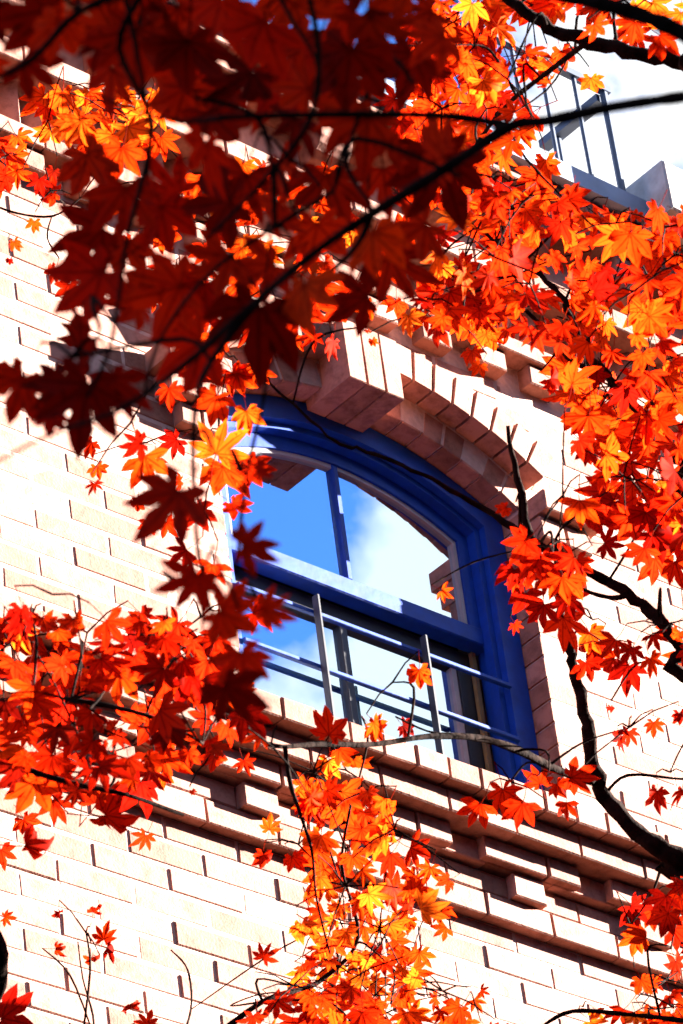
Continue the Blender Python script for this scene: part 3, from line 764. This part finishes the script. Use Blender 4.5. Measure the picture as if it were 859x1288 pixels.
# --- sunlit maple behind it, its boughs coming in from the right
random.seed(33)
RB = at(1560, 700, 6.9); RB = Vector((RB.x, RB.y, 0))
RGT = Tree('maple_tree', RB, 'sunlit orange maple with bare dark boughs entering from the right side of the window')
RGT.trunk([RB.copy(), RB + Vector((0.05, 0.03, 2.0)), RB + Vector((-0.03, 0, 4.0)), RB + Vector((0.0, 0.05, 6.0)), RB + Vector((0.05, 0.0, 7.2))], [0.16, 0.13, 0.10, 0.07, 0.03])
def at_trunk(T, z, r): return T.base + Vector((0, 0, z)), r
limb(RGT, [(900, 1108, 6.7), (859, 1084, 6.7), (800, 1046, 6.7), (760, 1000, 6.7), (745, 950, 6.7), (735, 895, 6.7), (722, 840, 6.7), (712, 795, 6.7), (700, 735, 6.7), (672, 690, 6.7), (655, 620, 6.7), (640, 540, 6.7)], [30, 26, 23, 20, 18, 16, 15, 13, 12, 11, 9, 5], RB + zpix(1560, 1500, 6.9), 0.045, wig=0.004)
limb(RGT, [(752, 985, 6.7), (700, 968, 6.6), (650, 943, 6.5), (600, 928, 6.4), (540, 926, 6.3), (470, 936, 6.2), (400, 936, 6.1), (345, 938, 6.0), (300, 915, 5.9), (255, 880, 5.8)], [12, 11, 10, 9, 8, 7, 7, 6, 5, 4])
limb(RGT, [(358, 938, 6.0), (365, 985, 6.0), (378, 1025, 6.0), (392, 1070, 6.0), (398, 1130, 6.0), (415, 1200, 6.0)], [7, 6, 5, 4, 3, 3])
limb(RGT, [(920, 880, 6.4), (859, 816, 6.4), (820, 772, 6.4), (790, 748, 6.4), (745, 722, 6.4), (700, 698, 6.3), (645, 663, 6.3), (590, 630, 6.3), (530, 598, 6.2), (470, 570, 6.2), (420, 555, 6.2), (370, 510, 6.2), (330, 470, 6.2)], [19, 17, 15, 14, 13, 11, 9, 7, 6, 5, 4, 4, 3], RB + zpix(1560, 1350, 6.9), 0.035, wig=0.003)
limb(RGT, [(790, 748, 6.4), (770, 752, 6.4), (735, 742, 6.4), (700, 715, 6.4), (660, 690, 6.4)], [8, 6, 5, 4, 3])
limb(RGT, [(920, 660, 6.6), (859, 585, 6.6), (835, 545, 6.6), (790, 500, 6.6), (745, 450, 6.6), (715, 390, 6.6), (680, 345, 6.6), (630, 310, 6.6), (580, 275, 6.6)], [16, 14, 13, 12, 10, 9, 7, 5, 4], RB + zpix(1560, 1150, 6.9), 0.035, wig=0.003)
limb(RGT, [(790, 500, 6.6), (760, 470, 6.5), (720, 455, 6.5), (690, 420, 6.5), (650, 380, 6.4), (600, 340, 6.4)], [8, 7, 7, 6, 5, 3])
limb(RGT, [(940, 115, 6.0), (859, 82, 6.0), (800, 68, 6.0), (740, 52, 6.0), (690, 35, 6.0), (640, 2, 6.0), (600, -30, 6.0)], [24, 21, 19, 18, 16, 14, 10], RB + zpix(1560, 330, 6.9), 0.04, wig=0.004)
limb(RGT, [(740, 52, 6.0), (690, 90, 6.1), (640, 130, 6.2), (600, 180, 6.3), (560, 240, 6.3)], [8, 7, 6, 5, 3])
limb(RGT, [(760, 1000, 6.7), (790, 975, 6.7), (860, 980, 6.7), (900, 975, 6.7)], [5, 4, 3, 2])
limb(RGT, [(940, 1300, 6.4), (859, 1284, 6.4), (790, 1276, 6.4), (720, 1272, 6.4), (680, 1292, 6.4)], [9, 7, 6, 6, 4], RB + zpix(1560, 1390, 6.9), 0.02)
fill(RGT, [(560, -40), (650, -40), (650, 60), (640, 120), (690, 215), (770, 275), (900, 270), (900, 600), (830, 600), (760, 520), (700, 455), (640, 410), (560, 425), (490, 400), (530, 340), (575, 270), (590, 200), (540, 120), (530, 40)], 205, (42, 82), (5.4, 7.4), 'rroooooy', (95, 55), 0.65, 0.2)
fill(RGT, [(640, -40), (900, -40), (900, 60), (800, 55), (720, 40), (655, 20)], 26, (50, 80), (5.4, 7.2), 'oooy', (95, 45), 0.5, 0.3)
fill(RGT, [(655, 60), (720, 70), (700, 110), (660, 120)], 5, (45, 70), (6, 7), 'oy', (90, 40), 0.5, 0.3)
fill(RGT, [(480, 30), (560, 20), (640, 120), (600, 260), (500, 300), (480, 130)], 46, (45, 70), (6.5, 8.0), 'oooyr', (90, 50), 0.5, 0.24)
fill(RGT, [(540, 380), (640, 400), (650, 430), (560, 440)], 9, (40, 60), (6.8, 7.6), 'oyy', (90, 50), 0.5, 0.25)
fill(RGT, [(690, 455), (770, 520), (840, 600), (890, 600), (890, 720), (830, 700), (780, 640), (745, 600), (720, 530)], 44, (45, 85), (5.8, 7.2), 'rroooy', (95, 45), 0.5, 0.22)
fill(RGT, [(715, 635), (800, 620), (880, 640), (880, 730), (830, 740), (760, 690)], 16, (55, 95), (5.6, 6.6), 'rro', (100, 40), 0.45, 0.26)
fill(RGT, [(645, 690), (720, 690), (740, 760), (715, 800), (680, 790), (640, 740)], 13, (60, 105), (5.8, 6.4), 'rro', (95, 40), 0.45, 0.25)
fill(RGT, [(735, 800), (880, 790), (880, 850), (800, 850), (745, 860)], 14, (45, 70), (6.0, 7.2), 'rooy', (95, 45), 0.5, 0.25)
fill(RGT, [(790, 1140), (880, 1110), (880, 1180), (800, 1190)], 10, (45, 70), (6.0, 7.0), 'rro', (95, 45), 0.5, 0.25)
fill(RGT, [(745, 1255), (810, 1225), (880, 1190), (880, 1310), (745, 1310)], 20, (35, 60), (6.4, 7.6), 'roy', (95, 50), 0.5, 0.24)
for a in ((630, 642, 34, 150, 'o'), (655, 740, 55, 80, 'o'), (650, 790, 26, 60, 'o'), (562, 747, 36, 30, 'o'), (527, 855, 56, 90, 'o'), (478, 915, 46, 40, 'o'), (515, 918, 44, 35, 'r'), (676, 975, 52, -110, 'o'), (735, 978, 75, 0, 'o'), (712, 1020, 50, 92, 'o'), (705, 995, 45, 60, 'o'),
          (635, 1010, 80, 80, 'o'), (598, 1025, 70, 115, 'o'), (655, 1025, 70, 100, 'o'), (790, 930, 46, 95, 'r'), (823, 917, 38, 85, 'r'), (775, 935, 40, 110, 'r'), (825, 1006, 52, 95, 'r'), (858, 1005, 55, 90, 'r'), (856, 905, 36, 80, 'r'), (797, 1188, 52, 105, 'o'), (768, 893, 18, 90, 'r'),
          (595, 450, 42, 80, 'o'), (470, 432, 22, 70, 'o'), (462, 418, 12, 90, 'o'), (600, 465, 36, 120, 'y'), (720, 500, 40, 100, 'y'), (735, 530, 50, 90, 'y'), (700, 690, 26, 90, 'r'),
          (660, 175, 60, 60, 'y'), (660, 95, 50, 120, 'r'), (745, 108, 45, 80, 'y'), (800, 268, 30, -90, 'o'), (825, 275, 45, -60, 'o')):
    RGT.leaf(a[0], a[1], random.uniform(6.1, 6.7), a[2], a[3], a[4], random.gauss(0, 0.35))

# --- lower maple: left side mass and the glowing sprays along the bottom
random.seed(55)
LB = at(-1150, 1700, 5.4); LB = Vector((LB.x, LB.y, 0))
LOW = Tree('maple_tree', LB, 'lower orange maple whose leaf sprays cover the brick ledges at the left and bottom')
LOW.trunk([LB.copy(), LB + Vector((0.04, 0, 1.2)), LB + Vector((0.0, 0.04, 2.4)), at(-560, 1330, 5.4), at(-240, 1000, 5.3)], [0.15, 0.12, 0.09, 0.05, 0.009])
limb(LOW, [(-560, 1330, 5.4), (-250, 1150, 5.4), (-90, 1120, 5.4), (-20, 1165, 5.5), (-4, 1225, 5.6), (-30, 1290, 5.6)], [60, 44, 34, 30, 30, 28])
limb(LOW, [(-200, 980, 5.3), (-60, 900, 5.2), (40, 880, 5.2), (120, 885, 5.2), (200, 905, 5.2), (255, 935, 5.3)], [14, 11, 9, 7, 5, 3])
limb(LOW, [(-60, 900, 5.2), (20, 960, 5.2), (90, 985, 5.2), (160, 1000, 5.2), (230, 1025, 5.3)], [9, 8, 7, 6, 4])
limb(LOW, [(-30, 1300, 6.5), (60, 1330, 6.5), (220, 1330, 6.6), (330, 1260, 6.6), (400, 1235, 6.7), (450, 1180, 6.7), (430, 1090, 6.7), (440, 1020, 6.6)], [12, 11, 9, 7, 6, 5, 4, 3])
limb(LOW, [(220, 1330, 6.6), (240, 1270, 7.2), (236, 1220, 7.4), (215, 1195, 7.4)], [4, 3, 3, 2])
limb(LOW, [(100, 1330, 6.8), (118, 1288, 7.4), (104, 1230, 7.8), (98, 1185, 7.8)], [4, 3, 2, 2])
limb(LOW, [(330, 1260, 6.6), (290, 1265, 6.8), (330, 1250, 6.9), (385, 1248, 6.9)], [3, 2, 2, 2])
limb(LOW, [(-40, 240, 7.5), (10, 265, 7.5), (65, 272, 7.5), (100, 250, 7.5)], [4, 3, 3, 2])
fill(LOW, [(-40, 800), (40, 775), (110, 785), (150, 765), (215, 790), (280, 850), (335, 890), (330, 930), (250, 960), (205, 1000), (150, 1010), (60, 1000), (-40, 1015)], 105, (45, 95), (4.6, 6.0), 'drrroo', (95, 50), 0.6, 0.24)
fill(LOW, [(375, 975), (430, 950), (480, 1010), (560, 1100), (545, 1160), (500, 1150), (480, 1110), (400, 1120)], 32, (40, 75), (6.0, 7.2), 'ooooy', (90, 50), 0.5, 0.22)
fill(LOW, [(385, 1110), (500, 1130), (530, 1190), (520, 1300), (370, 1310), (365, 1220)], 46, (30, 66), (6.2, 7.6), 'oyyy', (90, 50), 0.55, 0.22)
fill(LOW, [(420, 1100), (560, 1110), (570, 1200), (480, 1290), (400, 1250)], 16, (34, 60), (6.2, 7.6), 'oyy', (90, 55), 0.6, 0.4)
fill(LOW, [(290, 1310), (340, 1270), (420, 1240), (540, 1250), (640, 1290), (640, 1310)], 34, (35, 65), (6.0, 7.4), 'rooy', (80, 50), 0.5, 0.22)
fill(LOW, [(-40, 180), (30, 170), (65, 215), (60, 250), (-40, 240)], 14, (40, 60), (7.2, 8), 'ro', (100, 45), 0.5, 0.25)
fill(LOW, [(40, 130), (200, 110), (215, 190), (150, 215), (60, 180)], 22, (45, 75), (7.0, 8.0), 'ooyy', (100, 45), 0.5, 0.26)
fill(LOW, [(130, 240), (400, 200), (500, 330), (440, 440), (200, 440)], 60, (40, 70), (7.0, 8.2), 'ooy', (100, 45), 0.5, 0.28)
fill(LOW, [(90, 560), (220, 560), (300, 640), (260, 720), (140, 650)], 8, (35, 60), (7.0, 8.0), 'ro', (100, 60), 0.6, 0.4)
for a in ((278, 548, 105, -75, 'y'), (290, 600, 95, 60, 'o'), (188, 592, 90, 70, 'y'), (215, 500, 55, 80, 'o'), (30, 805, 80, 60, 'y'), (370, 410, 100, 100, 'o'), (250, 470, 80, 90, 'o'), (310, 480, 70, 40, 'o'), (325, 590, 60, 10, 'r'),
          (120, 615, 34, 80, 'o'), (165, 560, 60, 170, 'r'), (250, 650, 62, 70, 'r'), (270, 825, 92, 95, 'o'), (335, 775, 80, 15, 'r'), (235, 865, 90, 110, 'r'), (290, 880, 80, 70, 'o'), (215, 800, 85, 120, 'r'), (265, 725, 70, 100, 'o'), (300, 640, 50, 40, 'r'), (225, 700, 60, 140, 'r'), (300, 482, 72, 60, 'o'), (268, 512, 70, 110, 'o'), (335, 468, 60, 20, 'o'), (312, 530, 60, 80, 'y'), (285, 600, 60, 70, 'o'), (150, 205, 90, 100, 'o'), (170, 175, 80, 60, 'y'), (95, 165, 70, 120, 'y'), (250, 240, 70, 100, 'o'), (300, 250, 60, 80, 'o')):
    LOW.leaf(a[0], a[1], random.uniform(5.3, 5.8), a[2], a[3], a[4], random.gauss(0, 0.3), flip=True)
for a in ((118, 1142, 28, -80, 'oc'), (74, 1152, 26, 90, 'rc'), (132, 1172, 46, -80, 'o'), (75, 1193, 26, 0, 'rc'), (115, 1211, 32, 90, 'rc'), (141, 1194, 34, 20, 'rc'), (166, 1262, 34, -90, 'rc'), (335, 1196, 48, -65, 'r'), (187, 1280, 44, -80, 'o'),
          (12, 1155, 30, 10, 'o'), (18, 1272, 85, -30, 'r'), (45, 1066, 70, 10, 'rc'), (5, 1080, 55, 70, 'r'), (66, 1020, 62, 95, 'o'), (35, 1040, 50, 60, 'r'), (155, 1032, 110, 15, 'o'), (180, 1060, 46, 110, 'r'), (205, 982, 38, 80, 'y'), (268, 962, 52, 100, 'o'), (310, 966, 44, 70, 'o'), (243, 997, 14, 60, 'o'),
          (331, 1085, 46, 92, 'o'), (340, 1035, 40, -80, 'o'), (372, 1085, 42, 60, 'o'), (415, 910, 66, -85, 'o'), (432, 952, 52, 60, 'o'), (405, 1010, 70, 30, 'o'), (475, 920, 46, 40, 'o'), (545, 1140, 78, -10, 'y'), (525, 1112, 62, -60, 'o'), (600, 1265, 40, 60, 'o'), (610, 1248, 28, 20, 'o'), (20, 310, 30, 70, 'o'), (12, 330, 18, 90, 'r'), (42, 285, 30, 100, 'o'), (65, 345, 36, 120, 'o'), (85, 370, 55, 100, 'o')):
    LOW.leaf(a[0], a[1], random.uniform(6.2, 7.4) if a[2] < 60 else random.uniform(5.4, 6.2), a[2], a[3], a[4][0], random.gauss(0, 0.35), curled=a[4].endswith('c'))
# unseen leaves added beyond the right edge to shade parts of what is seen
random.seed(77)
for T, n, ts in ((RGT, 420, (5.2, 7.6)), (LOW, 0, (5, 6))):
    for i in range(n):
        x = random.uniform(900, 1900); T.leaf(x, random.uniform(-350, 1250), random.uniform(*ts), random.uniform(55, 95), random.gauss(95, 60), random.choice('roo'), random.gauss(0, 0.8))
for T in (NEAR, RGT, LOW): T.finish()
print('LEAVES', [(T.root.name, len(T.leaves), sum(1 for l in T.leaves if l[4])) for T in (NEAR, RGT, LOW)], 'BRICKS', sum(1 for o in bpy.data.objects if o.name.startswith('brick.')))
